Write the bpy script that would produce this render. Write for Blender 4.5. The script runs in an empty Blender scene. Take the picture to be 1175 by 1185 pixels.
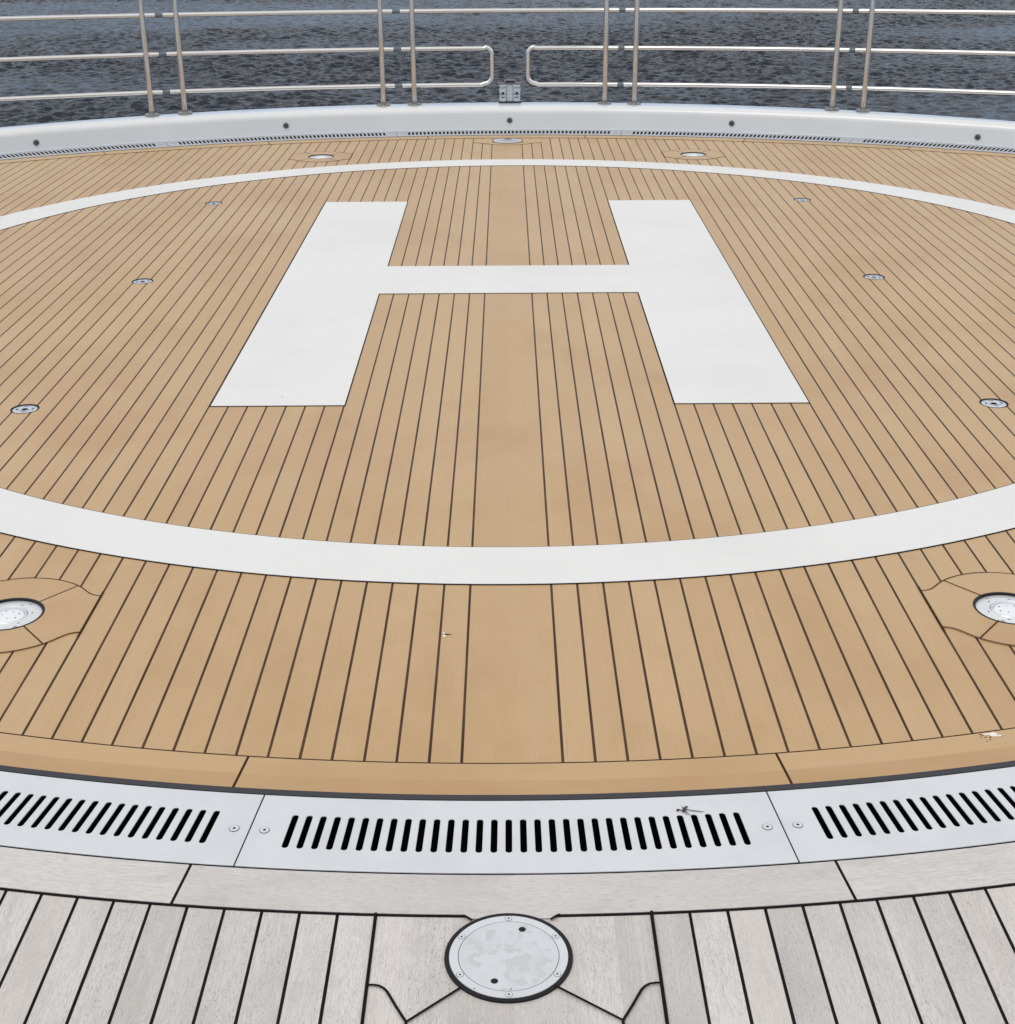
import bpy, bmesh, math, random
import numpy as np
from mathutils import Matrix, Vector
random.seed(7)
R_ = math.radians
scene = bpy.context.scene
COL = scene.collection

# ------------------------------------------------------------------ materials
def new_mat(name):
    m = bpy.data.materials.new(name); m.use_nodes = True
    nt = m.node_tree; nt.nodes.clear()
    out = nt.nodes.new('ShaderNodeOutputMaterial')
    p = nt.nodes.new('ShaderNodeBsdfPrincipled')
    nt.links.new(p.outputs[0], out.inputs[0])
    return m, nt, p
class NT:
    """tiny helper for wiring node trees"""
    def __init__(s, nt): s.nt = nt
    def n(s, t, **kw):
        nd = s.nt.nodes.new(t)
        for k, v in kw.items():
            if k.startswith('i_'):
                key = k[2:]; key = int(key) if key.isdigit() else key.replace('_', ' ')
                s.put(nd.inputs[key], v)
            else: setattr(nd, k, v)
        return nd
    def put(s, sock, v):
        if hasattr(v, 'is_output') and v.is_output: s.nt.links.new(v, sock)
        else: sock.default_value = v
    def math(s, op, a, b=None, c=None, clamp=False):
        nd = s.nt.nodes.new('ShaderNodeMath'); nd.operation = op; nd.use_clamp = clamp
        s.put(nd.inputs[0], a)
        if b is not None: s.put(nd.inputs[1], b)
        if c is not None: s.put(nd.inputs[2], c)
        return nd.outputs[0]
    def mix(s, f, a, b, mode='MIX'):
        nd = s.nt.nodes.new('ShaderNodeMix'); nd.data_type = 'RGBA'; nd.blend_type = mode; nd.clamp_factor = True
        s.put(nd.inputs[0], f); s.put(nd.inputs[6], a); s.put(nd.inputs[7], b)
        return nd.outputs[2]
    def noise(s, vec, scale, detail=2, rough=.5, dim='3D', w=None):
        nd = s.nt.nodes.new('ShaderNodeTexNoise'); nd.noise_dimensions = dim
        if vec is not None: s.put(nd.inputs['Vector'], vec)
        if w is not None: s.put(nd.inputs['W'], w)
        nd.inputs['Scale'].default_value = scale; nd.inputs['Detail'].default_value = detail
        nd.inputs['Roughness'].default_value = rough
        return nd.outputs[0]
    def scale(s, vec, xyz):
        nd = s.nt.nodes.new('ShaderNodeVectorMath'); nd.operation = 'MULTIPLY'
        s.put(nd.inputs[0], vec); nd.inputs[1].default_value = xyz
        return nd.outputs[0]
    def ramp(s, v, a, b):      # smooth 0..1 between a and b
        nd = s.nt.nodes.new('ShaderNodeMapRange'); nd.interpolation_type = 'SMOOTHSTEP'
        s.put(nd.inputs[0], v); nd.inputs[1].default_value = a; nd.inputs[2].default_value = b
        return nd.outputs[0]
    def bump(s, h, strength, dist=.001, normal=None):
        nd = s.nt.nodes.new('ShaderNodeBump'); nd.inputs['Strength'].default_value = strength
        nd.inputs['Distance'].default_value = dist; s.put(nd.inputs['Height'], h)
        if normal is not None: s.put(nd.inputs['Normal'], normal)
        return nd.outputs[0]

KW, PP = 0.1042, 0.06712          # half width of the king plank, plank pitch
def wood(name, base, dark, pale, caulk=None, kw=KW, first=0.0, cw=.006, uv=False, rough=.6, grain=1., pores=0., tone=None, varamt=.5, stain=0., spec=.8):
    """planked (caulk given) or plain timber; grain runs along Y, or along U when uv"""
    m, nt, p = new_mat(name); h = NT(nt)
    tc = h.n('ShaderNodeTexCoord')
    vec = tc.outputs['UV'] if uv else tc.outputs['Object']
    sp = h.n('ShaderNodeSeparateXYZ', i_0=vec)
    x, y = sp.outputs[0], sp.outputs[1]
    if uv: ax, al = y, x          # across, along
    else: ax, al = x, y
    seam = None
    if caulk:
        a = h.math('ABSOLUTE', ax)
        t = h.math('DIVIDE', h.math('SUBTRACT', a, kw), PP)
        k = h.math('FLOOR', t)
        k = h.math('MAXIMUM', k, -1)
        fr = h.math('SUBTRACT', t, h.math('ROUND', h.math('MAXIMUM', t, 0)))
        d = h.math('MULTIPLY', h.math('ABSOLUTE', fr), PP)
        wob = h.math('MULTIPLY', h.math('SUBTRACT', h.noise(h.scale(tc.outputs['Object'], (40, 3, 1)), 1.0, 2), .5), .0012)
        d = h.math('ADD', d, wob)
        seam = h.math('SUBTRACT', 1, h.ramp(d, cw * .5 - .0005, cw * .5 + .0005))
        if first > 0: seam = h.math('MULTIPLY', seam, h.math('GREATER_THAN', a, first))
        pid = h.math('MULTIPLY', h.math('ADD', k, 1), h.math('SIGN', ax))
    else:
        pid = h.math('FLOOR', h.math('ADD', h.math('DIVIDE', al, uv), .5)) if uv else h.math('MULTIPLY', ax, 0)
    wn = h.n('ShaderNodeTexWhiteNoise', noise_dimensions='1D'); h.put(wn.inputs['W'], pid)
    rnd = wn.outputs['Value']
    cx = h.n('ShaderNodeCombineXYZ', i_0=ax, i_1=al, i_2=h.math('MULTIPLY', pid, 1.7))
    v = cx.outputs[0]
    g1 = h.noise(h.scale(v, (420, 9, 1)), 1, 3, .65)
    g2 = h.noise(h.scale(v, (150, 2.5, 1)), 1, 2, .6)
    blot = h.noise(h.scale(v, (7, 3.2, .3)), 1, 4, .6)
    big = h.noise(h.scale(tc.outputs['Object'], (.7, .7, 1)), 1, 3, .55)
    c = h.mix(h.math('MULTIPLY', rnd, varamt), base, dark)
    c = h.mix(h.math('MULTIPLY', h.ramp(g1, .42, .72), .38 * grain), c, dark)
    c = h.mix(h.math('MULTIPLY', h.ramp(g2, .5, .75), .30 * grain), c, pale)
    c = h.mix(h.math('MULTIPLY', h.ramp(blot, .5, .75), .28), c, dark)
    c = h.mix(h.math('MULTIPLY', h.ramp(big, .45, .75), .3), c, pale)
    if pores:
        pr = h.noise(h.scale(v, (560, 130, 1)), 1, 3, .65)
        mt = h.noise(h.scale(v, (640, 46, 1)), 1, 4, .75)
        c = h.mix(h.math('MULTIPLY', h.ramp(mt, .44, .66), .55), c, tuple(q * .86 for q in dark[:3]) + (1,))
        mg = h.noise(h.scale(v, (12, 5, 1)), 1, 4, .65)
        c = h.mix(h.math('MULTIPLY', h.ramp(mg, .45, .7), .40), c, dark)
        amt = h.math('MULTIPLY_ADD', h.ramp(blot, .35, .7), .6, .35)
        c = h.mix(h.math('MULTIPLY', h.math('MULTIPLY', h.ramp(pr, .56, .68), amt), pores), c, (dark[0] * .45, dark[1] * .45, dark[2] * .45, 1))
        wx = h.n('ShaderNodeTexWhiteNoise', noise_dimensions='1D'); h.put(wx.inputs['W'], h.math('ADD', pid, 31.3))
        c = h.mix(h.math('MULTIPLY', h.ramp(wx.outputs[0], .55, 1), .35), c, (base[0] * .97, base[1] * .92, base[2] * .87, 1))
    if stain:
        st = h.noise(h.scale(tc.outputs['Object'], (1.1, .8, 1)), 1.6, 5, .62)
        c = h.mix(h.math('MULTIPLY', h.ramp(st, .45, .66), .58 * stain), c, (.420, .240, .092, 1))
        st2 = h.noise(h.scale(tc.outputs['Object'], (3.1, 2.3, 1)), 1.3, 5, .7)
        c = h.mix(h.math('MULTIPLY', h.ramp(st2, .60, .74), .30 * stain), c, (.33, .185, .08, 1))
        st3 = h.noise(h.scale(v, (9, .9, .5)), 1.0, 3, .6)
        c = h.mix(h.math('MULTIPLY', h.ramp(st3, .50, .75), .25 * stain), c, (.535, .385, .22, 1))
    # tiny dark specks of dirt
    vo = h.n('ShaderNodeTexVoronoi', feature='F1'); h.put(vo.inputs['Vector'], tc.outputs['Object']); vo.inputs['Scale'].default_value = 9
    vc = h.n('ShaderNodeSeparateColor', i_0=vo.outputs['Color'])
    speck = h.math('MULTIPLY', h.math('LESS_THAN', vo.outputs['Distance'], h.math('MULTIPLY', vc.outputs[1], .028)), h.math('GREATER_THAN', vc.outputs[0], .72))
    c = h.mix(h.math('MULTIPLY', speck, .75), c, (.05, .03, .02, 1))
    if tone is not None:      # outer strip of the margin board is a deeper, redder teak
        e = h.math('ADD', h.math('ABSOLUTE', ax), h.math('MULTIPLY', h.math('SUBTRACT', h.noise(h.scale(vec, (5, 60, 1)), 1, 3), .5), .006))
        f = h.ramp(e, tone - .0012, tone + .0012)
        c = h.mix(f, c, h.mix(h.math('MULTIPLY', h.ramp(blot, .3, .7), .8), (.470, .292, .132, 1), (.415, .240, .095, 1)))
    rg = h.math('MULTIPLY_ADD', g2, .18, rough - .08)
    if seam is not None:
        cb = h.mix(h.ramp(h.noise(h.scale(tc.outputs['Object'], (1, 2, 1)), 3, 3), .35, .75), caulk, tuple(min(1, q * 1.7 + .004) for q in caulk[:3]) + (1,))
        c = h.mix(seam, c, cb)
        hgt = h.math('SUBTRACT', h.math('MULTIPLY', g1, .12), seam)
    else: hgt = h.math('MULTIPLY', g1, .12)
    h.put(p.inputs['Base Color'], c); h.put(p.inputs['Roughness'], rg)
    h.put(p.inputs['Normal'], h.bump(hgt, .55, .0016))
    if seam is not None: h.put(p.inputs['Specular IOR Level'], h.math('MULTIPLY_ADD', seam, .1 - spec, spec))
    else: p.inputs['Specular IOR Level'].default_value = spec
    return m

TB, TD, TP = (.520, .340, .164, 1), (.438, .266, .114, 1), (.558, .392, .214, 1)
GB, GD, GP = (.67, .645, .63, 1), (.43, .405, .385, 1), (.72, .70, .69, 1)
M = {}
M['teak'] = wood('teak_planks', TB, TD, TP, caulk=(.048, .024, .011, 1), cw=.0060, rough=.42, grain=1.1, stain=.85, varamt=.45)
M['teak_plain'] = wood('teak_surround', TB, TD, TP, rough=.42, grain=1.1, stain=1.)
M['teak_trim'] = wood('teak_margin', TB, TD, TP, uv=1.0960, rough=.42, grain=.9, tone=.060, stain=.7)
M['teak_trim_far'] = wood('teak_margin_far', TB, TD, TP, uv=1.1192, rough=.42, grain=.9, stain=.7)
M['grey'] = wood('weathered_planks', GB, GD, GP, caulk=(.005, .0042, .005, 1), kw=.1075, first=.2, cw=.0058, rough=.75, spec=.35, grain=1.1, pores=.9, varamt=.6)
M['grey_plain'] = wood('weathered_surround', GB, GD, GP, rough=.75, spec=.35, grain=.95, pores=.8)
M['grey_trim'] = wood('weathered_margin', GB, GD, GP, uv=1.1912, rough=.75, spec=.35, grain=.9, pores=.5)

def simple(name, col, rough=.5, metal=0., var=.0, vscale=8, bump=0., bscale=200, spec=.5, coat=0.):
    m, nt, p = new_mat(name); h = NT(nt)
    tc = h.n('ShaderNodeTexCoord').outputs['Object']
    c = (*col, 1)
    if var:
        nz = h.noise(tc, vscale, 4, .6)
        c = h.mix(h.ramp(nz, .35, .75), (*col, 1), tuple(q * (1 - var) for q in col) + (1,))
        h.put(p.inputs['Roughness'], h.math('MULTIPLY_ADD', nz, .2, rough - .1))
    else: p.inputs['Roughness'].default_value = rough
    h.put(p.inputs['Base Color'], c)
    p.inputs['Metallic'].default_value = metal
    p.inputs['Specular IOR Level'].default_value = spec
    p.inputs['Coat Weight'].default_value = coat
    if bump: h.put(p.inputs['Normal'], h.bump(h.noise(tc, bscale, 3), bump, .001))
    return m
M['caulk'] = simple('black_caulk', (.006, .005, .006), .7, bump=.2, bscale=300, spec=.12)
M['brown_caulk'] = simple('brown_caulk', (.042, .021, .011), .7, spec=.1)
M['rubber'] = simple('grey_rubber', (.036, .036, .043), .5, bump=.15, spec=.3)
M['gutter'] = simple('gutter_black', (.004, .004, .005), .7)
M['gelcoat'] = simple('white_gelcoat', (.77, .78, .78), .22, var=.03, vscale=2.5, coat=.4)
def plate_mat():
    m, nt, p = new_mat('satin_anodised_plate'); h = NT(nt)
    tc = h.n('ShaderNodeTexCoord').outputs['Object']
    a = h.noise(tc, 5, 5, .62); b = h.noise(h.scale(tc, (30, 400, 1)), 1, 2, .6); d = h.noise(tc, 38, 4, .7)
    c = h.mix(h.ramp(a, .4, .7), (.655, .675, .705, 1), (.60, .62, .648, 1))
    c = h.mix(h.math('MULTIPLY', h.ramp(b, .5, .8), .3), c, (.58, .60, .63, 1))
    c = h.mix(h.math('MULTIPLY', h.ramp(d, .62, .78), .35), c, (.54, .545, .55, 1))
    h.put(p.inputs['Base Color'], c); h.put(p.inputs['Roughness'], h.math('MULTIPLY_ADD', a, .3, .27))
    h.put(p.inputs['Normal'], h.bump(b, .05, .001)); p.inputs['Metallic'].default_value = .15
    return m
M['plate'] = plate_mat()
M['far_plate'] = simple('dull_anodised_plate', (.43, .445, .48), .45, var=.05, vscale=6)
M['foot'] = simple('grey_foot_shade', (.36, .41, .43), .5)  # grey colour stands in for shade along the coaming foot
M['polished'] = simple('polished_steel', (.74, .735, .72), .05, metal=1.)
M['post_steel'] = simple('polished_post_steel', (.64, .62, .595), .05, metal=1.)
M['steel'] = simple('brushed_steel', (.74, .75, .77), .30, metal=1., var=.1, vscale=60)
M['bezel'] = simple('satin_bezel', (.74, .755, .78), .33, metal=.35, var=.06, vscale=25)
M['dark_steel'] = simple('dull_steel', (.30, .29, .28), .42, metal=1.)
M['black'] = simple('black_plastic', (.007, .007, .009), .45, spec=.25)
M['coupler'] = simple('grey_sleeve', (.12, .15, .19), .45)
M['bracket'] = simple('grey_bracket', (.16, .16, .18), .45)
M['dark_line'] = simple('dark_engraving', (.045, .045, .05), .7, spec=.1)
M['dark_hole'] = simple('hole_black', (.003, .003, .004), .8)

def white_paint():
    m, nt, p = new_mat('white_deck_paint'); h = NT(nt)
    tc = h.n('ShaderNodeTexCoord').outputs['Object']
    a = h.noise(tc, 1.3, 5, .6); b = h.noise(h.scale(tc, (90, 14, 1)), 1, 3, .6); d = h.noise(tc, 34, 3, .7)
    c = h.mix(h.ramp(a, .42, .7), (.748, .748, .742, 1), (.703, .703, .697, 1))
    c = h.mix(h.math('MULTIPLY', h.ramp(b, .5, .78), .35), c, (.66, .665, .655, 1))
    c = h.mix(h.math('MULTIPLY', h.ramp(d, .62, .8), .3), c, (.63, .63, .61, 1))
    vo = h.n('ShaderNodeTexVoronoi'); h.put(vo.inputs['Vector'], tc); vo.inputs['Scale'].default_value = 5
    vc = h.n('ShaderNodeSeparateColor', i_0=vo.outputs['Color'])
    sp = h.math('MULTIPLY', h.math('LESS_THAN', vo.outputs['Distance'], h.math('MULTIPLY', vc.outputs[1], .022)), h.math('GREATER_THAN', vc.outputs[0], .8))
    c = h.mix(h.math('MULTIPLY', sp, .7), c, (.12, .10, .08, 1))
    h.put(p.inputs['Base Color'], c); h.put(p.inputs['Roughness'], h.math('MULTIPLY_ADD', a, .2, .45))
    h.put(p.inputs['Normal'], h.bump(h.noise(tc, 700, 3), .12, .001))
    p.inputs['Specular IOR Level'].default_value = .35
    return m
M['white'] = white_paint()

def lid_mat():
    m, nt, p = new_mat('wet_spotted_lid'); h = NT(nt)
    tc = h.n('ShaderNodeTexCoord').outputs['Object']
    warp = h.n('ShaderNodeVectorMath', operation='MULTIPLY_ADD')
    nz = h.nt.nodes.new('ShaderNodeTexNoise'); h.put(nz.inputs['Vector'], tc); nz.inputs['Scale'].default_value = 60
    h.put(warp.inputs[0], nz.outputs['Color']); warp.inputs[1].default_value = (.012, .012, 0); h.put(warp.inputs[2], tc)
    a = h.noise(warp.outputs[0], 44, 2, .5)
    r = h.n('ShaderNodeVectorMath', operation='LENGTH'); h.put(r.inputs[0], tc)
    mask = h.math('SUBTRACT', 1, h.ramp(r.outputs['Value'], .045, .085))
    wet = h.math('MULTIPLY', h.ramp(h.math('ADD', a, h.math('MULTIPLY', mask, .07)), .612, .632), 1)
    c = h.mix(h.ramp(h.noise(tc, 30, 3), .4, .7), (.60, .625, .66, 1), (.56, .585, .61, 1))
    c = h.mix(wet, c, (.51, .535, .55, 1))
    sm = h.noise(h.scale(tc, (1, 1, 1)), 13, 5, .65); c = h.mix(h.math('MULTIPLY', h.ramp(sm, .45, .7), .5), c, (.54, .56, .585, 1))
    h.put(p.inputs['Base Color'], c); h.put(p.inputs['Roughness'], h.math('MULTIPLY_ADD', wet, -.18, .46))
    return m
M['lid'] = lid_mat()

def lens_mat(name, col, rough, trans):
    m, nt, p = new_mat(name)
    p.inputs['Base Color'].default_value = (*col, 1); p.inputs['Roughness'].default_value = rough
    p.inputs['Transmission Weight'].default_value = trans; p.inputs['IOR'].default_value = 1.45
    return m
M['lens'] = lens_mat('frosted_lens', (.86, .89, .92), .38, .1)
M['clear'] = lens_mat('clear_acrylic', (.66, .74, .79), .15, .35)
M['dropping'] = simple('chalky_white', (.78, .75, .70), .8)
M['bug'] = simple('insect_body', (.03, .022, .018), .5)
def wing():
    m, nt, p = new_mat('insect_wing')
    p.inputs['Base Color'].default_value = (.30, .28, .26, 1); p.inputs['Alpha'].default_value = .45; p.inputs['Roughness'].default_value = .3
    return m
M['wing'] = wing()

def water_mat():
    m, nt, p = new_mat('sea_water'); h = NT(nt)
    tc = h.n('ShaderNodeTexCoord').outputs['Object']
    n1 = h.noise(h.scale(tc, (3.2, 4.4, 1)), 1, 4, .65)
    n2 = h.noise(h.scale(tc, (.06, .035, 1)), 1, 3, .6)
    p.inputs['Base Color'].default_value = (.003, .009, .020, 1)
    h.put(p.inputs['Roughness'], h.math('MULTIPLY_ADD', n2, .10, .03))
    p.inputs['IOR'].default_value = 1.333
    h.put(p.inputs['Normal'], h.bump(n1, .7, .15))
    return m
M['water'] = water_mat()

# ------------------------------------------------------------------ object helpers
def link(name, me, mats, parent=None):
    o = bpy.data.objects.new(name, me); COL.objects.link(o)
    for m in (mats if isinstance(mats, (list, tuple)) else [mats]): me.materials.append(M[m] if isinstance(m, str) else m)
    if parent: o.parent = parent
    return o
def tag(o, label, cat, group=None):
    o['label'] = label; o['category'] = cat
    if group: o['group'] = group
    return o
def thing(name, label, cat, loc=(0, 0, 0), rz=0., group=None):
    o = bpy.data.objects.new(name, None); COL.objects.link(o); o.empty_display_size = .1
    o.location = loc; o.rotation_euler = (0, 0, rz)
    return tag(o, label, cat, group)
def structure(o): o['kind'] = 'structure'; return o
def copy_tree(o, parent=None):
    c = o.copy(); COL.objects.link(c)
    if parent: c.parent = parent
    for ch in list(o.children): copy_tree(ch, c)
    return c
def smooth(me, ang=40):
    bm = bmesh.new(); bm.from_mesh(me)
    for f in bm.faces: f.smooth = True
    for e in bm.edges:
        if len(e.link_faces) == 2 and e.calc_face_angle(0) > R_(ang): e.smooth = False
    bm.to_mesh(me); bm.free(); return me
def mesh(name, verts, faces, mi=None, uvs=None):
    me = bpy.data.meshes.new(name); me.from_pydata([tuple(v) for v in verts], [], faces)
    if mi: me.polygons.foreach_set('material_index', mi)
    if uvs:
        l = me.uv_layers.new(name='UVMap')
        for lp in me.loops: l.data[lp.index].uv = uvs[lp.vertex_index]
    me.update(); return me
def plate(name, loops, z0, z1, bev=.0):
    """flat plate from closed 2D loops (later loops inside the first are holes)"""
    cu = bpy.data.curves.new(name, 'CURVE'); cu.dimensions = '2D'; cu.fill_mode = 'BOTH'
    cu.extrude = max((z1 - z0) / 2 - bev, 0.00001); cu.bevel_depth = bev; cu.bevel_resolution = 1
    if bev: cu.offset = -bev
    for L in loops:
        s = cu.splines.new('POLY'); s.points.add(len(L) - 1); s.use_cyclic_u = True
        for pt, q in zip(s.points, L): pt.co = (q[0], q[1], 0, 1)
    ob = bpy.data.objects.new(name, cu); COL.objects.link(ob)
    dg = bpy.context.evaluated_depsgraph_get(); dg.update()
    me = bpy.data.meshes.new_from_object(ob.evaluated_get(dg)); me.name = name
    bpy.data.objects.remove(ob); bpy.data.curves.remove(cu)
    me.materials.clear()
    me.transform(Matrix.Translation((0, 0, (z0 + z1) / 2)))
    return me
def lathe(name, prof, seg=64, mi=None, close=True):
    """prof: (r,z) from outside inwards; mi per profile segment"""
    V, F, MI = [], [], []
    for r, z in prof:
        for i in range(seg):
            a = 2 * math.pi * i / seg; V.append((r * math.cos(a), r * math.sin(a), z))
    for j in range(len(prof) - 1):
        for i in range(seg):
            F.append((j * seg + i, j * seg + (i + 1) % seg, (j + 1) * seg + (i + 1) % seg, (j + 1) * seg + i)); MI.append(mi[j] if mi else 0)
    if close:
        j = len(prof) - 1; F.append(tuple(j * seg + i for i in range(seg))); MI.append(mi[-1] if mi else 0)
    return smooth(mesh(name, V, F, MI), 35)
def tube(name, pts, r, seg=14, caps=True):
    pts = [Vector(p) for p in pts]; V, F = [], []
    up = Vector((0, 0, 1)); prev = None
    for i, p in enumerate(pts):
        t = (pts[min(i + 1, len(pts) - 1)] - pts[max(i - 1, 0)]).normalized()
        if prev is None:
            a = up if abs(t.z) < .9 else Vector((1, 0, 0)); n = t.cross(a).normalized()
        else: n = (prev - t * prev.dot(t)).normalized()
        prev = n; b = t.cross(n)
        rr = r[i] if isinstance(r, (list, tuple)) else r
        for k in range(seg):
            an = 2 * math.pi * k / seg; V.append(p + (n * math.cos(an) + b * math.sin(an)) * rr)
    for i in range(len(pts) - 1):
        for k in range(seg):
            F.append((i * seg + k, i * seg + (k + 1) % seg, (i + 1) * seg + (k + 1) % seg, (i + 1) * seg + k))
    if caps: F.append(tuple(range(seg - 1, -1, -1))); F.append(tuple((len(pts) - 1) * seg + k for k in range(seg)))
    return smooth(mesh(name, V, F), 50)
def ribbon_vf(pts, w, z, V, F):
    n = len(pts); b = len(V)
    for i, p in enumerate(pts):
        q0 = Vector(pts[max(i - 1, 0)]); q1 = Vector(pts[min(i + 1, n - 1)]); t = (q1 - q0).normalized()
        nx, ny = -t.y * w / 2, t.x * w / 2
        V.append((p[0] + nx, p[1] + ny, z)); V.append((p[0] - nx, p[1] - ny, z))
    for i in range(n - 1): F.append((b + 2 * i, b + 2 * i + 1, b + 2 * i + 3, b + 2 * i + 2))
def ribbons(name, lines, w, z):
    V, F = [], []
    for i, l in enumerate(lines): ribbon_vf(l, w, z + i * .0002, V, F)
    return mesh(name, V, F)
def arc(c, r, a0, a1, n): # angle measured from -Y (near) when c is near centre: generic math angle in degrees
    return [(c[0] + r * math.cos(R_(a0 + (a1 - a0) * i / n)), c[1] + r * math.sin(R_(a0 + (a1 - a0) * i / n))) for i in range(n + 1)]
def boxm(bm, x0, x1, y0, y1, z0, z1, bev=0.):
    r = bmesh.ops.create_cube(bm, size=1)
    for v in r['verts']:
        v.co = Vector(((x0 + x1) / 2 + v.co.x * (x1 - x0), (y0 + y1) / 2 + v.co.y * (y1 - y0), (z0 + z1) / 2 + v.co.z * (z1 - z0)))
    if bev:
        es = list({e for v in r['verts'] for e in v.link_edges})
        bmesh.ops.bevel(bm, geom=es, offset=bev, segments=2, affect='EDGES', clamp_overlap=True)
def bm_mesh(name, bm, ang=40):
    me = bpy.data.meshes.new(name); bm.to_mesh(me); bm.free(); return smooth(me, ang)

# ------------------------------------------------------------------ measured layout (metres, deck level z = 0)
CN = (0., .2314); CF = (0., -3.1306); CR = (0., -.575)
near = lambda deg, r: (CN[0] + r * math.sin(R_(deg)), CN[1] - r * math.cos(R_(deg)))
far = lambda deg, r: (CF[0] + r * math.sin(R_(deg)), CF[1] + r * math.cos(R_(deg)))
def strip(name, fn, a0, a1, n, r0, r1, z0, z1, v0=0., mid=0):
    """raised annular board with UVs in metres (u along, v across)"""
    V, F, UV = [], [], []
    for i in range(n + 1):
        a = a0 + (a1 - a0) * i / n
        for r, z in ((r0, z0), (r0, z1), (r1, z1), (r1, z0)):
            V.append((*fn(a, r), z)); UV.append((R_(a) * r0, v0 + r - r0))
    for i in range(n):
        for k in range(3): F.append((4 * i + k, 4 * i + k + 1, 4 * i + 4 + k + 1, 4 * i + 4 + k))
    F.append((0, 1, 2, 3)); F.append((4 * n + 3, 4 * n + 2, 4 * n + 1, 4 * n))
    return V, F, UV
def strips(name, parts, mat, parent):
    V, F, UV = [], [], []
    for v, f, u in parts:
        b = len(V); V += v; UV += u; F += [tuple(b + i for i in q) for q in f]
    me = mesh(name, V, F, None, UV)
    bm = bmesh.new(); bm.from_mesh(me); bmesh.ops.recalc_face_normals(bm, faces=bm.faces[:]); bm.to_mesh(me); bm.free()
    return link(name, me, mat, parent)

# ------------------------------------------------------------------ the setting: teak deck
poly = [near(a, 4.868) for a in np.linspace(-90, 90, 181)] + [far(a, 6.668) for a in np.linspace(47, -47, 95)]
PLX = 17 * PP + KW            # 1.2453
LIGHTS = [(-PLX - .004, -3.838), (PLX - .007, -3.838), (-PLX, 2.690), (PLX, 2.690)]
SOCKETS = [(-1.680, -2.313), (1.680, -2.313), (-1.678, -.572), (1.678, -.572), (-1.680, 1.178), (1.685, 1.178)]
circ = lambda c, r, n=48: [(c[0] + r * math.cos(2 * math.pi * i / n), c[1] + r * math.sin(2 * math.pi * i / n)) for i in range(n)]
deck = structure(link('teak_deck', plate('teak_deck', [poly] + [circ(c, .0838) for c in LIGHTS] + [circ(c, .0475, 40) for c in SOCKETS], -.012, 0), 'teak'))
ZB = .0012   # caulk bed under inlays
ZT = .0026   # top of inlays
# near margin boards with butt joints every 13.24 degrees
parts = []
for k in range(-6, 7):
    a0, a1 = -6.62 + 13.24 * k, 6.62 + 13.24 * k
    if a1 < -89 or a0 > 89: continue
    g = .035
    parts.append(strip('m', near, max(a0, -90) + g, min(a1, 90) - g, 24, 4.7430, 4.8540, ZB, ZT))
strips('margin_board', parts, 'teak_trim', deck)
parts = [strip('b', near, -90, 90, 180, 4.7370, 4.868, -.001, ZB)]
o = strips('caulk_bed', parts, 'brown_caulk', deck)
parts = [strip('b', near, -90, 90, 180, 4.8545, 4.8715, -.02, .0045)]
strips('edge_gasket', parts, 'rubber', deck)
parts = []
for k in range(-5, 5):
    a0, a1 = 4.87 + 9.8 * k, 4.87 + 9.8 * (k + 1)
    parts.append(strip('m', far, max(a0, -46) + .025, min(a1, 46) - .025, 16, 6.5435, 6.655, ZB, ZT, -.2))
strips('margin_board', parts, 'teak_trim_far', deck)
strips('caulk_bed', [strip('b', far, -46, 46, 160, 6.539, 6.66, -.001, ZB)], 'brown_caulk', deck)
strips('edge_gasket', [strip('b', far, -46, 46, 160, 6.6555, 6.671, -.02, .0035)], 'rubber', deck)

# light surrounds: shaped teak boards around each round light
def surround(cx, cy, lx):
    hw = 3 * PP
    def quarter(sx, sy):      # from the long-arc top to the corner notch: circle r .2 to (.128,.155), then an S to (hw,.095)
        a = [(.2 * math.sin(R_(t)), .2 * math.cos(R_(t))) for t in np.linspace(0, 39.5, 12)]
        s = [(.1290, .1530), (.138, .1445), (.149, .1325), (.158, .1215), (.167, .1115), (.177, .1035), (.188, .0985), (hw, .0965)]
        return [(sx * x, sy * y) for x, y in a + s]
    out = quarter(1, 1) + quarter(1, -1)[::-1] + quarter(-1, -1) + quarter(-1, 1)[::-1]
    me = plate('light_surround', [[(cx + x, cy + y) for x, y in out], circ((lx, cy), .0838)], .0004, .0016)
    link('light_surround', me, 'teak_plain', deck)
    L = []
    for sx in (1, -1):
        for sy in (1, -1):
            q = quarter(sx, sy); L.append([(cx + x, cy + y) for x, y in q])
            L.append([(cx + sx * .054, cy + sy * .065), (cx + sx * .1275, cy + sy * .1545)])
    for sx in (1, -1): L.append([(cx + sx * hw, cy + .12), (cx + sx * hw, cy - .12)])
    link('surround_seam', ribbons('surround_seam', L, .0034, .0020), 'brown_caulk', deck)
for x, y in LIGHTS: surround(math.copysign(PLX, x), y, x)
# far hatch surround (lower half only shows; the upper half runs under the margin board)
FH = (0.004, 3.279)
pts = [(.205 * math.sin(R_(t)), -.16 * math.cos(R_(t)) - .005) for t in np.linspace(-52, 52, 30)]
S = [(.19, -.085), (.22, -.062), (.2384, -.055)]
out = [(-x, y) for x, y in S[::-1]] + pts + S + [(.2384, .098), (-.2384, .098)]
link('hatch_surround', plate('hatch_surround', [[(FH[0] + x, FH[1] + y) for x, y in out]], .0004, .0016), 'teak_plain', deck)
L = [[(FH[0] + x, FH[1] + y) for x, y in ([(-x, y) for x, y in S[::-1]] + pts + S)],
     [(FH[0] + .165, FH[1] - .104), (FH[0] + .085, FH[1] - .06)], [(FH[0] - .165, FH[1] - .104), (FH[0] - .085, FH[1] - .06)]]
link('surround_seam', ribbons('surround_seam', L, .0034, .0020), 'brown_caulk', deck)

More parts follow.
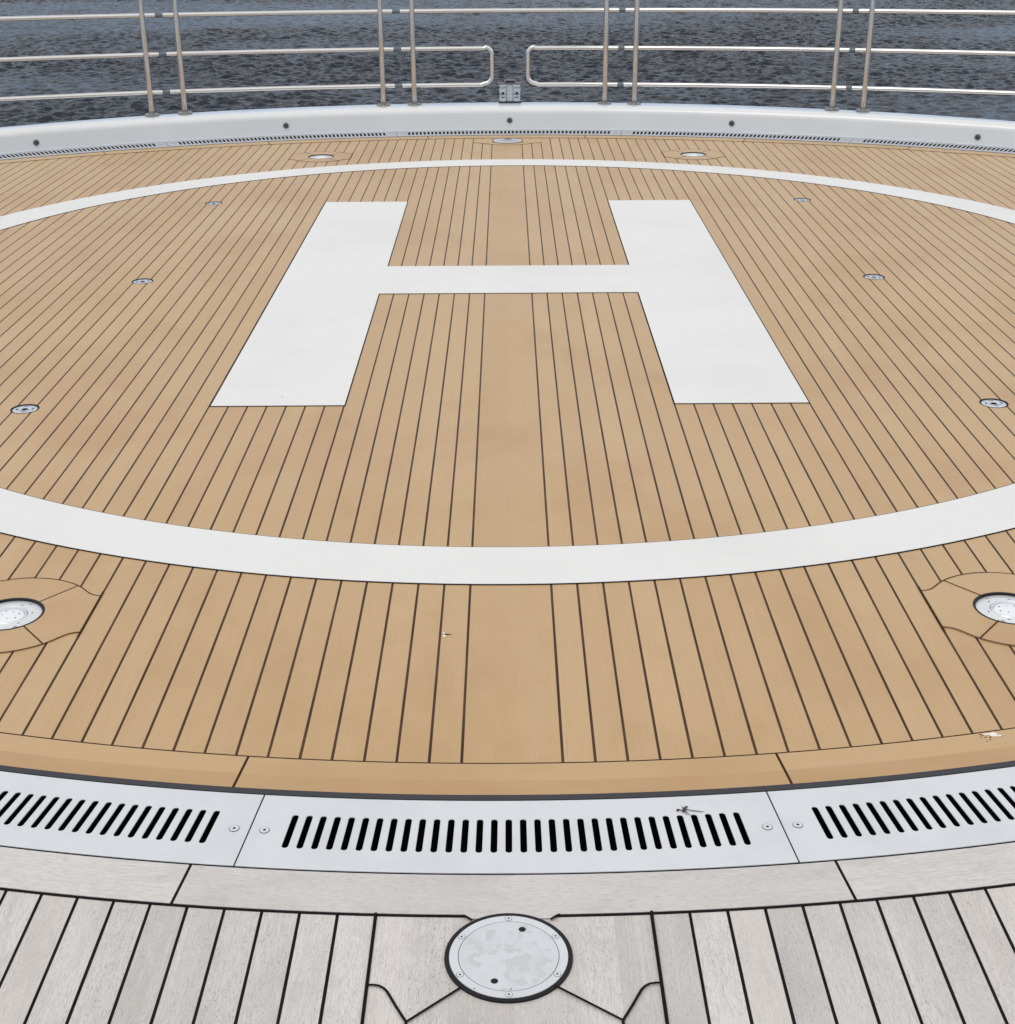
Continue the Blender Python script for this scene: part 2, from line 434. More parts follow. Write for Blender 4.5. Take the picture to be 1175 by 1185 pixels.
# ------------------------------------------------------------------ weathered grey deck nearest the camera
V, F = [], []
for i in range(181):
    a = -90 + i
    V.append((*near(a, 5.212), 0)); V.append((*near(a, 13.), 0))
for i in range(180): F.append((2 * i, 2 * i + 1, 2 * i + 3, 2 * i + 2))
gdeck = structure(link('weathered_deck', mesh('weathered_deck', V, F), 'grey'))
parts = []
for k in range(-6, 7):
    a0, a1 = -6.69 + 13.38 * k, 6.69 + 13.38 * k
    parts.append(strip('m', near, max(a0, -90) + .033, min(a1, 90) - .033, 24, 5.1010, 5.2090, ZB, ZT))
strips('margin_board', parts, 'grey_trim', gdeck)
strips('caulk_bed', [strip('b', near, -90, 90, 180, 5.0975, 5.215, -.001, ZB)], 'caulk', gdeck)
# gutter troughs under the gratings (near and far)
def trough(fn, a0, a1, r0, r1, parent):
    V, F = [], []; n = 160
    for i in range(n + 1):
        a = a0 + (a1 - a0) * i / n
        for r, z in ((r0, -.004), (r0, -.16), (r1, -.16), (r1, -.004)): V.append((*fn(a, r), z))
    for i in range(n):
        for k in range(3): F.append((4 * i + k, 4 * i + k + 1, 4 * i + 5 + k, 4 * i + 4 + k))
    link('gutter', mesh('gutter', V, F), 'gutter', parent)
trough(near, -90, 90, 4.866, 5.100, gdeck)
trough(far, -46, 46, 6.668, 6.925, deck)
# shaped boards round the near hatch
NH = (-.009, -5.084)
L = []
for s in (-1, 1):
    c = [(s * .2419, -5.1505), (s * .232, -5.1505), (s * .222, -5.1525), (s * .214, -5.158), (s * .2075, -5.166), (s * .200, -5.181), (s * .189, -5.203), (s * .1720, -5.2345)]
    L.append([(x, y) for x, y in c])
    L.append([(s * .1720, -5.2345), (s * .076 - .009, -5.156)])
    L.append([(s * .1720, -5.2345), (s * .1720, -5.40)])
    L.append([(s * .2419, -4.972), (s * .2419, -6.2)])
    y0 = -4.9802
    L.append([(s * .0855 - .004, y0 - .0006), (s * .080 - .004, y0 - .0032), (s * .075 - .004, y0 - .0075), (s * .068 - .004, y0 - .0140)])
link('surround_seam', ribbons('surround_seam', L, .0048, .0032), 'caulk', gdeck)
cap = [(-.074, -4.9885), (.066, -4.9885), (.0785, -4.9765), (.0785, -4.9725), (-.0865, -4.9725), (-.0865, -4.9765)]
link('margin_patch', plate('margin_patch', [cap], .0016, .0028), 'grey_plain', gdeck)

# ------------------------------------------------------------------ painted markings
def ring(r0, r1, n=240):
    o = [(CR[0] + r1 * math.sin(2 * math.pi * i / n), CR[1] + (r1 - .022) * math.cos(2 * math.pi * i / n)) for i in range(n)]
    q = [(CR[0] + r0 * math.sin(2 * math.pi * i / n), CR[1] + r0 * math.cos(2 * math.pi * i / n)) for i in range(n)]
    return [o, q]
t = thing('circle_marking', 'broad white circle painted on the teak deck around the letter H', 'deck marking', (0, 0, 0))
link('white_band', plate('white_band', ring(2.8925, 3.1365), .0006, .0027), 'white', t)
link('edge_seam', plate('edge_seam', ring(2.8885, 3.1405), .0003, .0017), 'caulk', t)
x0, x1 = KW + 7 * PP, KW + 14 * PP - .004
yb, yt, b0, b1 = -2.300, 1.184, -.822, -.328
def hshape(e):
    X0, X1, Yb, Yt, B0, B1 = x0 - e, x1 + e, yb - e, yt + e, b0 - e, b1 + e
    return [(-X1, Yb), (-X0, Yb), (-X0, B0), (X0, B0), (X0, Yb), (X1, Yb), (X1, Yt), (X0, Yt), (X0, B1), (-X0, B1), (-X0, Yt), (-X1, Yt)]
t = thing('letter_marking', 'large white capital letter H in the middle of the teak helipad', 'letter', (.0015, 0, 0))
link('white_letter', plate('white_letter', [hshape(-.0005)], .0006, .0027), 'white', t)
link('edge_seam', plate('edge_seam', [hshape(.0035)], .0003, .0017), 'caulk', t)

# ------------------------------------------------------------------ small hardware meshes
def screw_mesh():
    # countersunk socket screw: dark rim line, pale head, dark recess
    return lathe('screw', [(.0098, .0007), (.0089, .0008), (.0087, .0012), (.0030, .0013), (.0026, .0006)], 24, [1, 0, 0, 1, 1])
SCREW = screw_mesh(); SCREW.materials.append(M['plate']); SCREW.materials.append(M['dark_line'])
def inst(name, me, parent, loc, rz=0.):
    o = bpy.data.objects.new(name, me); COL.objects.link(o); o.parent = parent; o.location = loc; o.rotation_euler = (0, 0, rz); return o

# ------------------------------------------------------------------ gratings
def slot(fn, a, r0, r1, w):
    # rounded radial slot, returned as a loop of points
    cx, cy = fn(a, 1); c0 = Vector(fn(a, r0 + w / 2)); c1 = Vector(fn(a, r1 - w / 2))
    d = (c1 - c0).normalized(); n = Vector((-d.y, d.x)); L = []
    for i in range(9):
        t = math.pi * i / 8; L.append(c1 + (n * math.cos(t) + d * math.sin(t)) * w / 2)
    for i in range(9):
        t = math.pi * i / 8; L.append(c0 - (n * math.cos(t) + d * math.sin(t)) * w / 2)
    return [(p.x, p.y) for p in L]
def grate(fn, half, r0, r1, sl, w, nslots, pitch, gap, screws, z1):
    """panel built around angle 0 in world arc coordinates"""
    out = [fn(a, r1) for a in np.linspace(-half + gap, half - gap, 25)] + [fn(a, r0) for a in np.linspace(half - gap, -half + gap, 25)]
    loops = [out]
    for i in range(nslots):
        loops.append(slot(fn, (i - (nslots - 1) / 2) * pitch, sl[0], sl[1], w))
    return plate('slotted_plate', loops, z1 - .0028, z1, .0007)
def place_grates(fn, ctr, me, spots, labels, screws, rs, group, sgn):
    for ang, lab in zip(spots, labels):
        p = fn(ang, rs)
        t = thing('deck_grate', lab, 'grate', (p[0], p[1], 0), 0, group)
        rot = Matrix.Translation((ctr[0], ctr[1], 0)) @ Matrix.Rotation(R_(sgn * ang), 4, 'Z') @ Matrix.Translation((-ctr[0], -ctr[1], 0))
        mw = Matrix.Translation((-p[0], -p[1], 0)) @ rot
        o = bpy.data.objects.new('slotted_plate', me); COL.objects.link(o); o.parent = t; o.matrix_local = mw
        for sa in screws:
            q = fn(ang + sa, rs)
            inst('screw', SCREW, t, (q[0] - p[0], q[1] - p[1], .0042))
gm = grate(near, 5.86, 4.8735, 5.0965, (4.933, 5.037), .0125, 32, .3196, .016, None, .004); gm.materials.append(M['plate'])
place_grates(near, CN, gm, [-11.65, .07, 11.79],
    ['pale slotted drain grate lying left of the central one in the foreground',
     'pale slotted drain grate in the middle of the foreground with a crushed insect on it',
     'pale slotted drain grate lying right of the central one in the foreground'],
    [-5.52, 5.52], 4.9875, 'slotted grates along the near edge of the helipad', 1)
fm = grate(far, 6.915, 6.6725, 6.886, (6.735, 6.862), .0155, 53, .2364, .012, None, .003); fm.materials.append(M['far_plate'])
place_grates(far, CF, fm, [.13 + 13.83 * k for k in (-2, -1, 0, 1, 2)],
    ['slotted grate at the far left under the white coaming where the frame cuts it',
     'slotted grate under the coaming, between the left-hand and central railing posts',
     'slotted grate under the coaming directly behind the far round hatch plate',
     'slotted grate under the coaming, between the central and right-hand railing posts',
     'slotted grate at the far right under the white coaming where the frame cuts it'],
    [-6.55, 6.55], 6.807, 'slotted grates along the far coaming', -1)
# plain blanking covers where the gutter runs on out of the picture
cov = [strip('c', near, -90, -17.55, 80, 4.8735, 5.0965, -.002, .004), strip('c', near, 17.69, 90, 80, 4.8735, 5.0965, -.002, .004)]
strips('gutter_cover', cov, 'plate', gdeck)
strips('foot_shade_strip', [strip('c', far, -46, 46, 160, 6.888, 6.935, -.004, .0025)], 'foot', deck)  # added strip that paints the shaded band between grate and coaming
cov = [strip('c', far, -46, -34.5, 12, 6.6725, 6.886, -.002, .003), strip('c', far, 34.8, 46, 12, 6.6725, 6.886, -.002, .003)]
strips('gutter_cover', cov, 'plate', deck)

# ------------------------------------------------------------------ recessed deck lights
def make_light(label, group):
    t = thing('deck_light', label, 'light', (0, 0, 0), 0, group)
    link('gasket', lathe('gasket', [(.0985, .0014), (.0980, .0024), (.0922, .0024), (.0910, .0012), (.0908, -.0050), (.0880, -.0085)], 64, close=False), 'black', t)
    link('bezel', lathe('bezel', [(.0909, -.0070), (.0905, -.0042), (.0890, -.0034), (.0640, -.0020), (.0530, -.0018), (.0512, -.0040), (.0505, -.0090)], 64, close=False), 'bezel', t)
    link('inner_ring', lathe('inner_ring', [(.0500, -.0090), (.0494, -.0040), (.0470, -.0014), (.0450, -.0014), (.0436, -.0040), (.0430, -.0080)], 64, close=False), 'bezel', t)
    l = link('lens', lathe('lens', [(.0424, -.0080), (.0415, -.0055), (.034, -.0030), (.022, -.0016), (.010, -.0010), (.003, -.0009)], 48), 'lens', t)
    for k in range(7):
        a = 2 * math.pi * k / 7 + .3; r = .020 if k % 2 else .028
        inst('lens_bead', BEAD, l, (r * math.cos(a), r * math.sin(a), -.0022))
    for k in range(3):
        a = R_(180 + 120 * k); inst('screw', SMALL, t, (.0775 * math.cos(a), .0775 * math.sin(a), -.0029))
    for k in range(6):
        a = R_(180 + 60 * k + 12); inst('engraved_mark', MARK, t, (.063 * math.cos(a), .063 * math.sin(a), -.0019), a)
    return t
BEAD = lathe('lens_bead', [(.0028, 0), (.0024, .0008), (.001, .0012)], 12); BEAD.materials.append(M['dark_steel'])
SMALL = lathe('small_screw', [(.0062, .0003), (.0054, .0003), (.0052, .0010), (.0024, .0011), (.0020, .0003)], 20, [1, 0, 0, 1, 1]); SMALL.materials.append(M['steel']); SMALL.materials.append(M['dark_hole'])
bm = bmesh.new(); boxm(bm, -.0012, .0012, -.0042, .0042, -.0002, .0003); MARK = bm_mesh('engraved_mark', bm); MARK.materials.append(M['dark_line'])
lt = make_light('', 'round lights set in the teak deck')
LL = ['round white deck light at the left edge of the frame, in the near teak', 'round white deck light at the right edge of the frame, in the near teak',
      'small far round deck light in the teak left of the far hatch plate', 'small far round deck light in the teak right of the far hatch plate']
for i, (x, y) in enumerate(LIGHTS):
    o = lt if i == 0 else copy_tree(lt)
    o.location = (x, y, 0); o.scale = (.89, .89, .89); o['label'] = LL[i]; o.rotation_euler.z = [0, math.pi, .4, 2.2][i]

# ------------------------------------------------------------------ tie-down sockets
def make_socket():
    t = thing('tie_down_socket', '', 'deck socket', (0, 0, 0), 0, 'tie-down sockets set between the teak planks')
    link('gasket', lathe('gasket', [(.0490, .0003), (.0487, .0012), (.0468, .0012), (.0462, -.0025), (.0415, -.0030)], 48, close=False), 'black', t)
    link('cap', lathe('cap', [(.0425, -.0040), (.0420, -.0010), (.0405, -.0004), (.0115, -.0002), (.0105, -.0008), (.0095, -.011)], 48, [0, 0, 0, 0, 1, 1]), ['steel', 'dark_hole'], t)
    for k in range(4):
        a = math.pi / 2 * k
        for j in (-1, 0, 1):
            b = a + j * .20; inst('engraved_mark', MARK2, t, (.0270 * math.cos(b), .0270 * math.sin(b), -.0001), b)
    return t
bm = bmesh.new(); boxm(bm, -.0028, .0028, -.0015, .0015, -.0002, .0002); MARK2 = bm_mesh('engraved_mark', bm); MARK2.materials.append(M['dark_line'])
so = make_socket()
SL = [(-1.680, -2.313, 'steel tie-down socket off the lower left foot of the H, near the left frame edge'),
      (1.680, -2.313, 'steel tie-down socket off the lower right foot of the H, near the right frame edge'),
      (-1.678, -.572, 'round steel tie-down socket left of the crossbar of the letter H'),
      (1.678, -.572, 'round steel tie-down socket right of the crossbar of the letter H'),
      (-1.680, 1.178, 'small far tie-down socket left of the top of the letter H, inside the white circle'),
      (1.685, 1.178, 'small far tie-down socket right of the top of the letter H, inside the white circle')]
for i, (x, y, lab) in enumerate(SL):
    o = so if i == 0 else copy_tree(so)
    o.location = (x, y, 0); o['label'] = lab; o.rotation_euler.z = [.1, .05, .3, -.2, .15, .0][i]

# ------------------------------------------------------------------ round hatches
def make_hatch(lab, loc, lidmat, detail):
    t = thing('deck_hatch', lab, 'hatch', loc, 0)
    link('gasket', lathe('gasket', [(.1084, .0003), (.1080, .0040), (.1012, .0042), (.1005, .0022)], 72, close=False), 'black', t)
    link('frame', lathe('frame', [(.1006, .0020), (.1000, .0046), (.0985, .0050), (.0857, .0050), (.0853, .0042)], 72, close=False), 'plate', t)
    link('lid_seam', lathe('lid_seam', [(.0856, .0044), (.0844, .0044)], 72, close=False), 'dark_line', t)
    lid = link('lid', lathe('lid', [(.0846, .0040), (.0843, .0049), (.0830, .0050), (.01, .0050)], 72), lidmat, t)
    if detail:
        for k in range(6):
            a = R_(30 + 60 * k); inst('screw', SCREW, t, (.0928 * math.cos(a), .0928 * math.sin(a), .0046)).scale = (.66, .66, .8)
        for x, y in ((.0235, .0640), (-.0235, -.0620)): inst('key_hole', HOLE, lid, (x, y, .0052))
        for x, y in ((-.056, -.079), (.004, -.0805)): inst('chip', CHIP, t, (x, y, .0052))
    else:
        inst('finger_notch', NOTCH, lid, (0, .060, .0052))
    return t
HOLE = lathe('key_hole', [(.0062, .0002), (.0058, .0004), (.002, .0004)], 20); HOLE.materials.append(M['dark_hole'])
CHIP = lathe('chip', [(.0013, .0001), (.001, .0003)], 8); CHIP.materials.append(M['dark_hole'])
NOTCH = plate('finger_notch', [[(.028 * math.cos(R_(a)), .034 - .052 * math.sin(R_(a))) for a in range(0, 181, 10)]], 0, .0006); NOTCH.materials.append(M['dark_steel'])
make_hatch('round pale metal hatch plate with water spots in the foreground grey deck', (NH[0], NH[1], 0), 'lid', True)
make_hatch('far round steel hatch plate in the teak just inside the far slotted grate', (FH[0], FH[1], .0), 'steel', False)

# ------------------------------------------------------------------ white coaming with bolt caps
t = thing('coaming', 'low white curved coaming at the far deck edge below the railing', 'coaming', (0, 3.8, 0))
prof = [(6.922, -.16), (6.922, .0), (6.930, .004), (6.9345, .105)]
prof += [(6.9345 + .045 * (1 - math.cos(R_(a))), .105 + .048 * math.sin(R_(a))) for a in range(12, 91, 13)]
prof += [(7.03, .1545), (7.185, .1545), (7.196, .152), (7.202, .145), (7.205, .10), (7.205, -1.2)]
V, F = [], []; n = 220
for i in range(n + 1):
    a = -62 + 124 * i / n
    for r, z in prof:
        q = min(abs(a) / 30, 1.3) ** 2
        if r > 7.1: r -= .09 * q
        if z > .05: z += .008 - .012 * q
        x, y = far(a, r); V.append((x, y - 3.8, z))
m_ = len(prof)
for i in range(n):
    for k in range(m_ - 1): F.append((i * m_ + k, (i + 1) * m_ + k, (i + 1) * m_ + k + 1, i * m_ + k + 1))
link('coaming_wall', smooth(mesh('coaming_wall', V, F), 50), 'gelcoat', t)
bolt = lathe('bolt_cap', [(.0215, 0), (.0215, .004), (.0195, .0065), (.0125, .0075), (.0115, .0045), (.0065, .0045), (.0055, .0085)], 28, [0, 0, 0, 0, 1, 1, 0]); bolt.materials.append(M['dark_steel']); bolt.materials.append(M['black'])
for a, z in ((-27.84, .056), (-13.39, .068), (.17, .068), (13.62, .066), (27.82, .054)):
    x, y = far(a, 6.9325)
    o = bpy.data.objects.new('bolt_cap', bolt); COL.objects.link(o); o.parent = t
    d = Vector((-math.sin(R_(a)), -math.cos(R_(a)), .03))
    o.matrix_local = Matrix.Translation((x, y - 3.8, z)) @ d.to_track_quat('Z', 'Y').to_matrix().to_4x4()

# ------------------------------------------------------------------ guard railing sections
RP, RR, ZC = 7.120, 7.130, .1600
RZ = (.307, .566, .829, 1.10)
flange = lathe('base_flange', [(.052, 0), (.052, .006), (.046, .011), (.0225, .014), (.0212, .03)], 32, close=False); flange.materials.append(M['dark_steel'])
sheer = lambda a: -.010 + .036 * (a / 30) ** 2
def rail_arc(a0, a1, z, n=40): return [(*far(a0 + (a1 - a0) * i / n, RR), z + sheer(a0 + (a1 - a0) * i / n)) for i in range(n + 1)]
def guard(lab, e0, e1, posts, loop=None, sleeve=True):
    c = far((e0 + e1) / 2, RP)
    t = thing('guard_rail', lab, 'railing', (c[0], c[1], ZC), 0, 'stainless railing sections on the far coaming')
    off = lambda P: [(x - c[0], y - c[1], z - ZC) for x, y, z in P]
    for a in posts:
        x, y = far(a, RP)
        o = link('post', tube('post', [(0, 0, 0), (0, 0, .3), (0, 0, .6), (0, 0, 1.10 - ZC)], .0205, 24), 'post_steel', t)
        o.location = (x - c[0], y - c[1], 0)
        inst('base_flange', flange, o, (0, 0, 0))
    if loop is None:
        for z in RZ[:3]: link('rail', tube('rail', off(rail_arc(e0, e1, z)), .0156, 16), 'polished', t)
    else:
        link('rail', tube('rail', off(rail_arc(e0, e1, RZ[2])), .0156, 16), 'polished', t)
        for s, (ea, eb) in ((-1, (e0, loop[0])), (1, (e1, loop[1]))):
            rc = .055; dr = math.degrees(rc / RR)
            P = rail_arc(ea, eb + s * dr, RZ[1], 24)
            for q in range(1, 9):
                th = R_(90 * q / 8); P.append((*far(eb + s * dr * (1 - math.sin(th)), RR), RZ[1] - rc * (1 - math.cos(th))))
            for q in range(1, 6): P.append((*far(eb, RR), RZ[1] - rc - (RZ[1] - RZ[0] - 2 * rc) * q / 6))
            for q in range(0, 9):
                th = R_(90 * q / 8); P.append((*far(eb + s * dr * (1 - math.cos(th)), RR), RZ[0] + rc - rc * math.sin(th)))
            P += rail_arc(eb + s * dr, ea, RZ[0], 24)[1:]
            link('looped_rail', tube('looped_rail', off(P), .0156, 16), 'polished', t)
    link('handrail', tube('handrail', off(rail_arc(e0, e1, RZ[3])), .024, 14), 'polished', t)
    if sleeve:
        for z in RZ[:3]:
            P = rail_arc(e1 - .02, e1 + (sleeve if sleeve is not True else .4), z, 4)
            link('rail_sleeve', tube('rail_sleeve', off(P), .0150, 12), 'coupler', t)
    return t
guard('stainless railing section at the far left, cut off by the left frame edge', -33.6, -20.24, [-32.9, -20.96], sleeve=.42)
guard('stainless railing section left of centre with three straight rails between two posts', -19.81, -6.69, [-19.07, -7.40], sleeve=.45)
guard('stainless railing section in the centre with two rounded rail loops beside the lamp', -6.23, 6.61, [-5.54, 5.88], loop=(-.87, 1.27), sleeve=.38)
guard('stainless railing section right of centre with three straight rails between two posts', 6.99, 19.95, [7.65, 19.26], sleeve=.35)
guard('stainless railing section at the far right, cut off by the right frame edge', 20.30, 33.6, [21.02, 32.9], sleeve=False)

# ------------------------------------------------------------------ clear lamp block behind the coaming
x, y = far(.19, 7.176)
t = thing('navigation_lamp', 'small clear block lamp with a dark bracket between the two rail loops', 'lamp', (x, y, ZC))
bm = bmesh.new(); boxm(bm, -.085, .085, -.028, .045, .0, .010, .003); link('lamp_base', bm_mesh('lamp_base', bm), 'black', t)
bm = bmesh.new()
for s in (-1, 1):
    boxm(bm, s * .052 - .026, s * .052 + .026, -.024, .04, .010, .062, .006)
    boxm(bm, s * .052 - .027, s * .052 + .027, -.026, .04, .0655, .108, .006)
    boxm(bm, s * .050 - .028, s * .050 + .028, -.022, .04, .111, .136, .006)
boxm(bm, -.024, .024, -.012, .036, .010, .134, .004)
link('lens_block', bm_mesh('lens_block', bm), 'clear', t)
bm = bmesh.new()
for s in (-1, 1):
    boxm(bm, s * .052 - .010, s * .052 + .010, -.0275, -.0262, .066, .080); boxm(bm, s * .052 - .014, s * .052 + .014, -.0255, -.0242, .040, .046)
link('screw_slot', bm_mesh('screw_slot', bm), 'black', t)
bm = bmesh.new(); boxm(bm, -.095, .095, -.02, .04, .138, .146, .002); boxm(bm, -.042, .042, -.022, .035, .146, .166, .007); link('bracket', bm_mesh('bracket', bm), 'bracket', t)
bm = bmesh.new(); boxm(bm, -.031, .031, -.0235, -.021, .152, .160, .0008); link('bracket_slot', bm_mesh('bracket_slot', bm), 'dark_hole', t)

# ------------------------------------------------------------------ insect, bird dropping, chip in a plank
t = thing('insect', 'crushed dark insect with thin legs and a wing on the central near grate', 'insect', (.3334, -4.680, .0042), 0); t.scale = (.85, .85, .85)
def skin(name, verts, edges, rad, mat, parent):
    me = bpy.data.meshes.new(name); me.from_pydata(verts, edges, []); o = bpy.data.objects.new(name, me); COL.objects.link(o)
    me.materials.append(M[mat]); o.parent = parent
    md = o.modifiers.new('Skin', 'SKIN'); md.use_smooth_shade = True
    for i, v in enumerate(me.skin_vertices[0].data): v.radius = (rad[i], rad[i]); v.use_root = (i == 0)
    s = o.modifiers.new('Sub', 'SUBSURF'); s.levels = 1; s.render_levels = 1
    return o
vs = [(.000, .004, .003), (.003, .010, .004), (.009, .0135, .003), (-.0015, -.002, .003), (-.005, -.006, .002),
      (.004, -.006, .002), (.014, -.020, .0008), (-.008, .001, .002), (-.0145, .003, .0028), (-.018, -.001, .002),
      (-.004, .018, .001), (.006, .004, .002), (.022, .000, .001), (.046, -.004, .0008)]
es = [(0, 1), (1, 2), (0, 3), (3, 4), (3, 5), (5, 6), (3, 7), (7, 8), (8, 9), (0, 10), (0, 11), (11, 12), (12, 13)]
rd = [.0022, .0020, .0026, .0024, .0014, .0007, .0004, .0009, .0027, .0020, .0004, .0010, .0006, .0003]
skin('body', vs, es, rd, 'bug', t)
link('wing', mesh('wing', [(.004, .003, .003), (.020, .004, .0016), (.044, -.002, .001), (.040, -.006, .0008), (.018, -.003, .0012)], [(0, 1, 2, 3, 4)]), 'wing', t)
link('wing', mesh('wing', [(-.002, -.004, .002), (.004, -.006, .001), (.009, -.016, .0006), (.002, -.014, .0006)], [(0, 1, 2, 3)]), 'wing', t)
def blob(cx, cy, rx, ry, n=14, seed=0):
    rr = random.Random(seed)
    return [(cx + rx * (1 + rr.uniform(-.25, .25)) * math.cos(2 * math.pi * i / n), cy + ry * (1 + rr.uniform(-.25, .25)) * math.sin(2 * math.pi * i / n)) for i in range(n)]
t = thing('bird_dropping', 'dried white bird dropping with dark flecks on the right near teak margin', 'dropping', (1.018, -4.413, ZT)); t.scale = (.8, .8, .8)
link('white_splash', plate('white_splash', [blob(0, 0, .011, .011, 14, 3) , ], 0, .0012, .0003), 'dropping', t)
link('white_streak', plate('white_streak', [blob(-.017, .002, .014, .004, 14, 5)], 0, .0007), 'dropping', t)
link('white_streak', plate('white_streak', [blob(.014, -.004, .009, .0035, 12, 8)], 0, .0007), 'dropping', t)
fl = []
for i, (x, y, r) in enumerate([(-.035, .0, .0028), (-.030, -.004, .0026), (-.026, -.013, .0022), (-.013, -.012, .0034), (-.038, -.012, .002), (-.017, -.024, .0024), (-.027, -.031, .0017), (.020, -.006, .0026), (-.021, -.007, .0016)]):
    fl.append(blob(x, y, r, r * .8, 8, 20 + i))
link('dark_fleck', plate('dark_fleck', fl, 0, .0006), 'brown_caulk', t)
t = thing('plank_chip', 'small pale splintered chip in the near plank left of the king plank', 'chip', (-.1598, -3.957, .0006))
link('pale_flake', plate('pale_flake', [blob(-.001, -.006, .0042, .0055, 10, 4), blob(-.0025, .0075, .0035, .003, 9, 6)], 0, .0012), 'dropping', t)
link('dark_gouge', plate('dark_gouge', [[(-.006, -.001), (.002, .003), (.0055, .0015), (.017, .002), (.0055, -.0005), (.0, -.001)]], 0, .0013), 'brown_caulk', t)

# ------------------------------------------------------------------ the sea
def sea():
    ZW = -6.2
    xs = np.arange(-46, 46.01, .085); ys = np.arange(36, 116.01, .085)
    X, Y = np.meshgrid(xs, ys)
    rng = np.random.default_rng(5); Z = np.zeros_like(X)
    wind = R_(100)
    gx = np.zeros_like(X)
    for i in range(12):      # gust patches: stronger and weaker ripples
        th = rng.uniform(0, 2 * np.pi); lam = rng.uniform(14, 60); gx += np.sin((X * np.cos(th) * .6 + Y * np.sin(th)) * 2 * np.pi / lam + rng.uniform(0, 6.28))
    gust = np.clip(1 + .16 * gx, .5, 1.7)
    for i in range(120):
        lam = .30 * (4.2 ** rng.random() ** 1.6); th = wind + rng.normal(0, .55)
        k = 2 * np.pi / lam; amp = .0062 * lam
        ph = rng.uniform(0, 6.28)
        s = (X * np.cos(th) + Y * np.sin(th)) * k + ph
        w = np.sin(s + .4 * np.sin(s))
        Z += amp * w * gust
    ex = np.clip(np.minimum(np.minimum(X + 46, 46 - X), np.minimum(Y - 36, 116 - Y)) / 4, 0, 1)
    Z = ZW + Z * ex
    ny, nx = X.shape
    V = np.stack([X, Y, Z], -1).reshape(-1, 3)
    i = np.arange((ny - 1) * nx).reshape(ny - 1, nx)[:, :-1].ravel()
    Q = np.stack([i, i + 1, i + 1 + nx, i + nx], 1)
    # surround out to the horizon
    L = 6000.; b = len(V)
    xa, xb, ya, yb_ = xs[0], xs[-1], ys[0], ys[-1]
    ex_ = np.array([(-L, -L, ZW), (L, -L, ZW), (L, L, ZW), (-L, L, ZW), (xa, ya, ZW), (xb, ya, ZW), (xb, yb_, ZW), (xa, yb_, ZW)])
    V = np.concatenate([V, ex_]); Q2 = np.array([(b, b + 1, b + 5, b + 4), (b + 1, b + 2, b + 6, b + 5), (b + 2, b + 3, b + 7, b + 6), (b + 3, b, b + 4, b + 7)])
    Q = np.concatenate([Q, Q2])
    me = bpy.data.meshes.new('water'); me.vertices.add(len(V)); me.vertices.foreach_set('co', V.astype(np.float32).ravel())
    me.loops.add(Q.size); me.loops.foreach_set('vertex_index', Q.astype(np.int32).ravel())
    me.polygons.add(len(Q)); me.polygons.foreach_set('loop_start', np.arange(0, Q.size, 4, dtype=np.int32))
    me.polygons.foreach_set('use_smooth', np.ones(len(Q), bool))
    me.update(calc_edges=True); me.validate()
    return structure(link('water', me, 'water'))
sea()

# ------------------------------------------------------------------ sky and light (bright overcast with a few blue gaps)
SUN_EL, SUN_AZ = R_(58), R_(215)
w = bpy.data.worlds.new('World'); scene.world = w; w.use_nodes = True
nt = w.node_tree; nt.nodes.clear(); h = NT(nt)
out = nt.nodes.new('ShaderNodeOutputWorld'); bg = nt.nodes.new('ShaderNodeBackground')
sky = nt.nodes.new('ShaderNodeTexSky'); sky.sky_type = 'NISHITA'; sky.sun_disc = False
sky.sun_elevation = SUN_EL; sky.sun_rotation = SUN_AZ; sky.altitude = 0; sky.air_density = 1.; sky.dust_density = 2.; sky.ozone_density = 1.
tc = nt.nodes.new('ShaderNodeTexCoord')
sp = h.n('ShaderNodeSeparateXYZ', i_0=tc.outputs['Generated'])
zz = h.math('MAXIMUM', sp.outputs[2], .04)
cv = h.n('ShaderNodeCombineXYZ', i_0=h.math('DIVIDE', sp.outputs[0], h.math('ADD', zz, .12)), i_1=h.math('DIVIDE', sp.outputs[1], h.math('ADD', zz, .12)), i_2=0.)
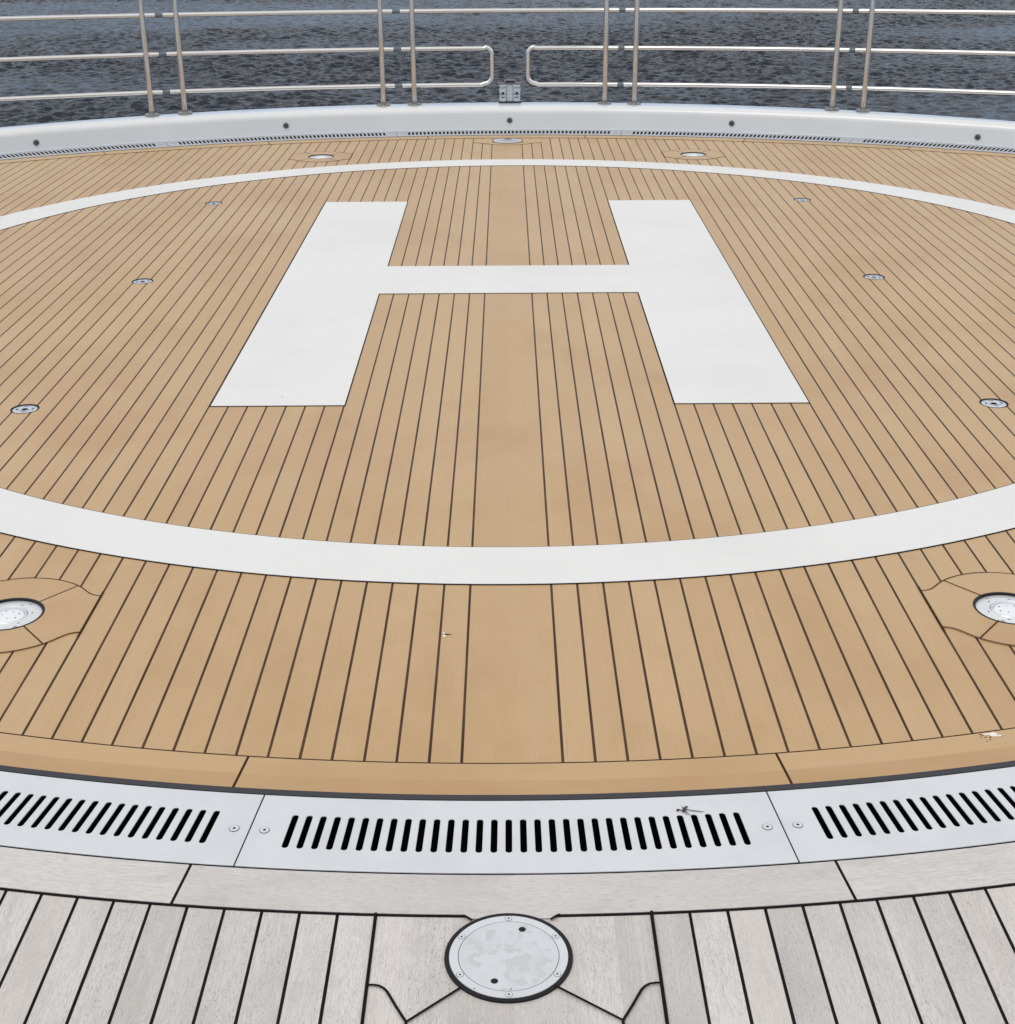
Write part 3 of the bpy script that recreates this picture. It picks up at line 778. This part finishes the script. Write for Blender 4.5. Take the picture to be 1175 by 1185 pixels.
cl = h.noise(cv.outputs[0], .9, 6, .58)
cloud = h.ramp(cl, .36, .56)
shade = h.noise(cv.outputs[0], 1.7, 5, .6)
ccol = h.mix(h.ramp(shade, .3, .7), (7.7, 7.55, 7.4, 1), (12.3, 12.0, 11.5, 1))
low = h.ramp(sp.outputs[2], .02, .50)      # unseen low sky darkened and blued to tone the water and teak reflections
ccol = h.mix(low, h.mix(h.ramp(shade, .35, .65), (1.9, 3.4, 6.0, 1), (4.9, 6.7, 9.2, 1)), ccol)
c = h.mix(h.math('MULTIPLY_ADD', cloud, .45, .52), sky.outputs[0], ccol)
nt.links.new(c, bg.inputs[0]); bg.inputs[1].default_value = .10
nt.links.new(bg.outputs[0], out.inputs[0])
sun = bpy.data.lights.new('sun', 'SUN'); sun.energy = .7; sun.angle = R_(28); sun.color = (1., .97, .92)
so_ = bpy.data.objects.new('sun', sun); COL.objects.link(so_)
dv = Vector((math.sin(SUN_AZ) * math.cos(SUN_EL), math.cos(SUN_AZ) * math.cos(SUN_EL), math.sin(SUN_EL)))
so_.rotation_euler = dv.to_track_quat('Z', 'Y').to_euler()

# ------------------------------------------------------------------ camera
cam = bpy.data.cameras.new('camera'); co = bpy.data.objects.new('camera', cam); COL.objects.link(co)
r = Vector((0.9999824671921853, -0.0017241619088410893, -0.005665030797986774))
u = Vector((0.005879446236593368, 0.4030300705771078, 0.915167850354547))
f = Vector((-0.0007052802145568065, 0.9151851121365139, -0.40303314144558305))
co.matrix_world = Matrix(((r.x, u.x, -f.x, -.0048), (r.y, u.y, -f.y, -6.97067), (r.z, u.z, -f.z, 1.65), (0, 0, 0, 1)))
cam.sensor_fit = 'HORIZONTAL'; cam.sensor_width = 36; cam.lens = 1645. / 1175 * 36
cam.clip_start = .05; cam.clip_end = 20000
scene.camera = co
scene.view_settings.view_transform = 'Standard'; scene.view_settings.look = 'None'; scene.view_settings.gamma = 1
scene.view_settings.use_curve_mapping = False; scene.view_settings.exposure = .09
scene.render.engine = 'CYCLES'
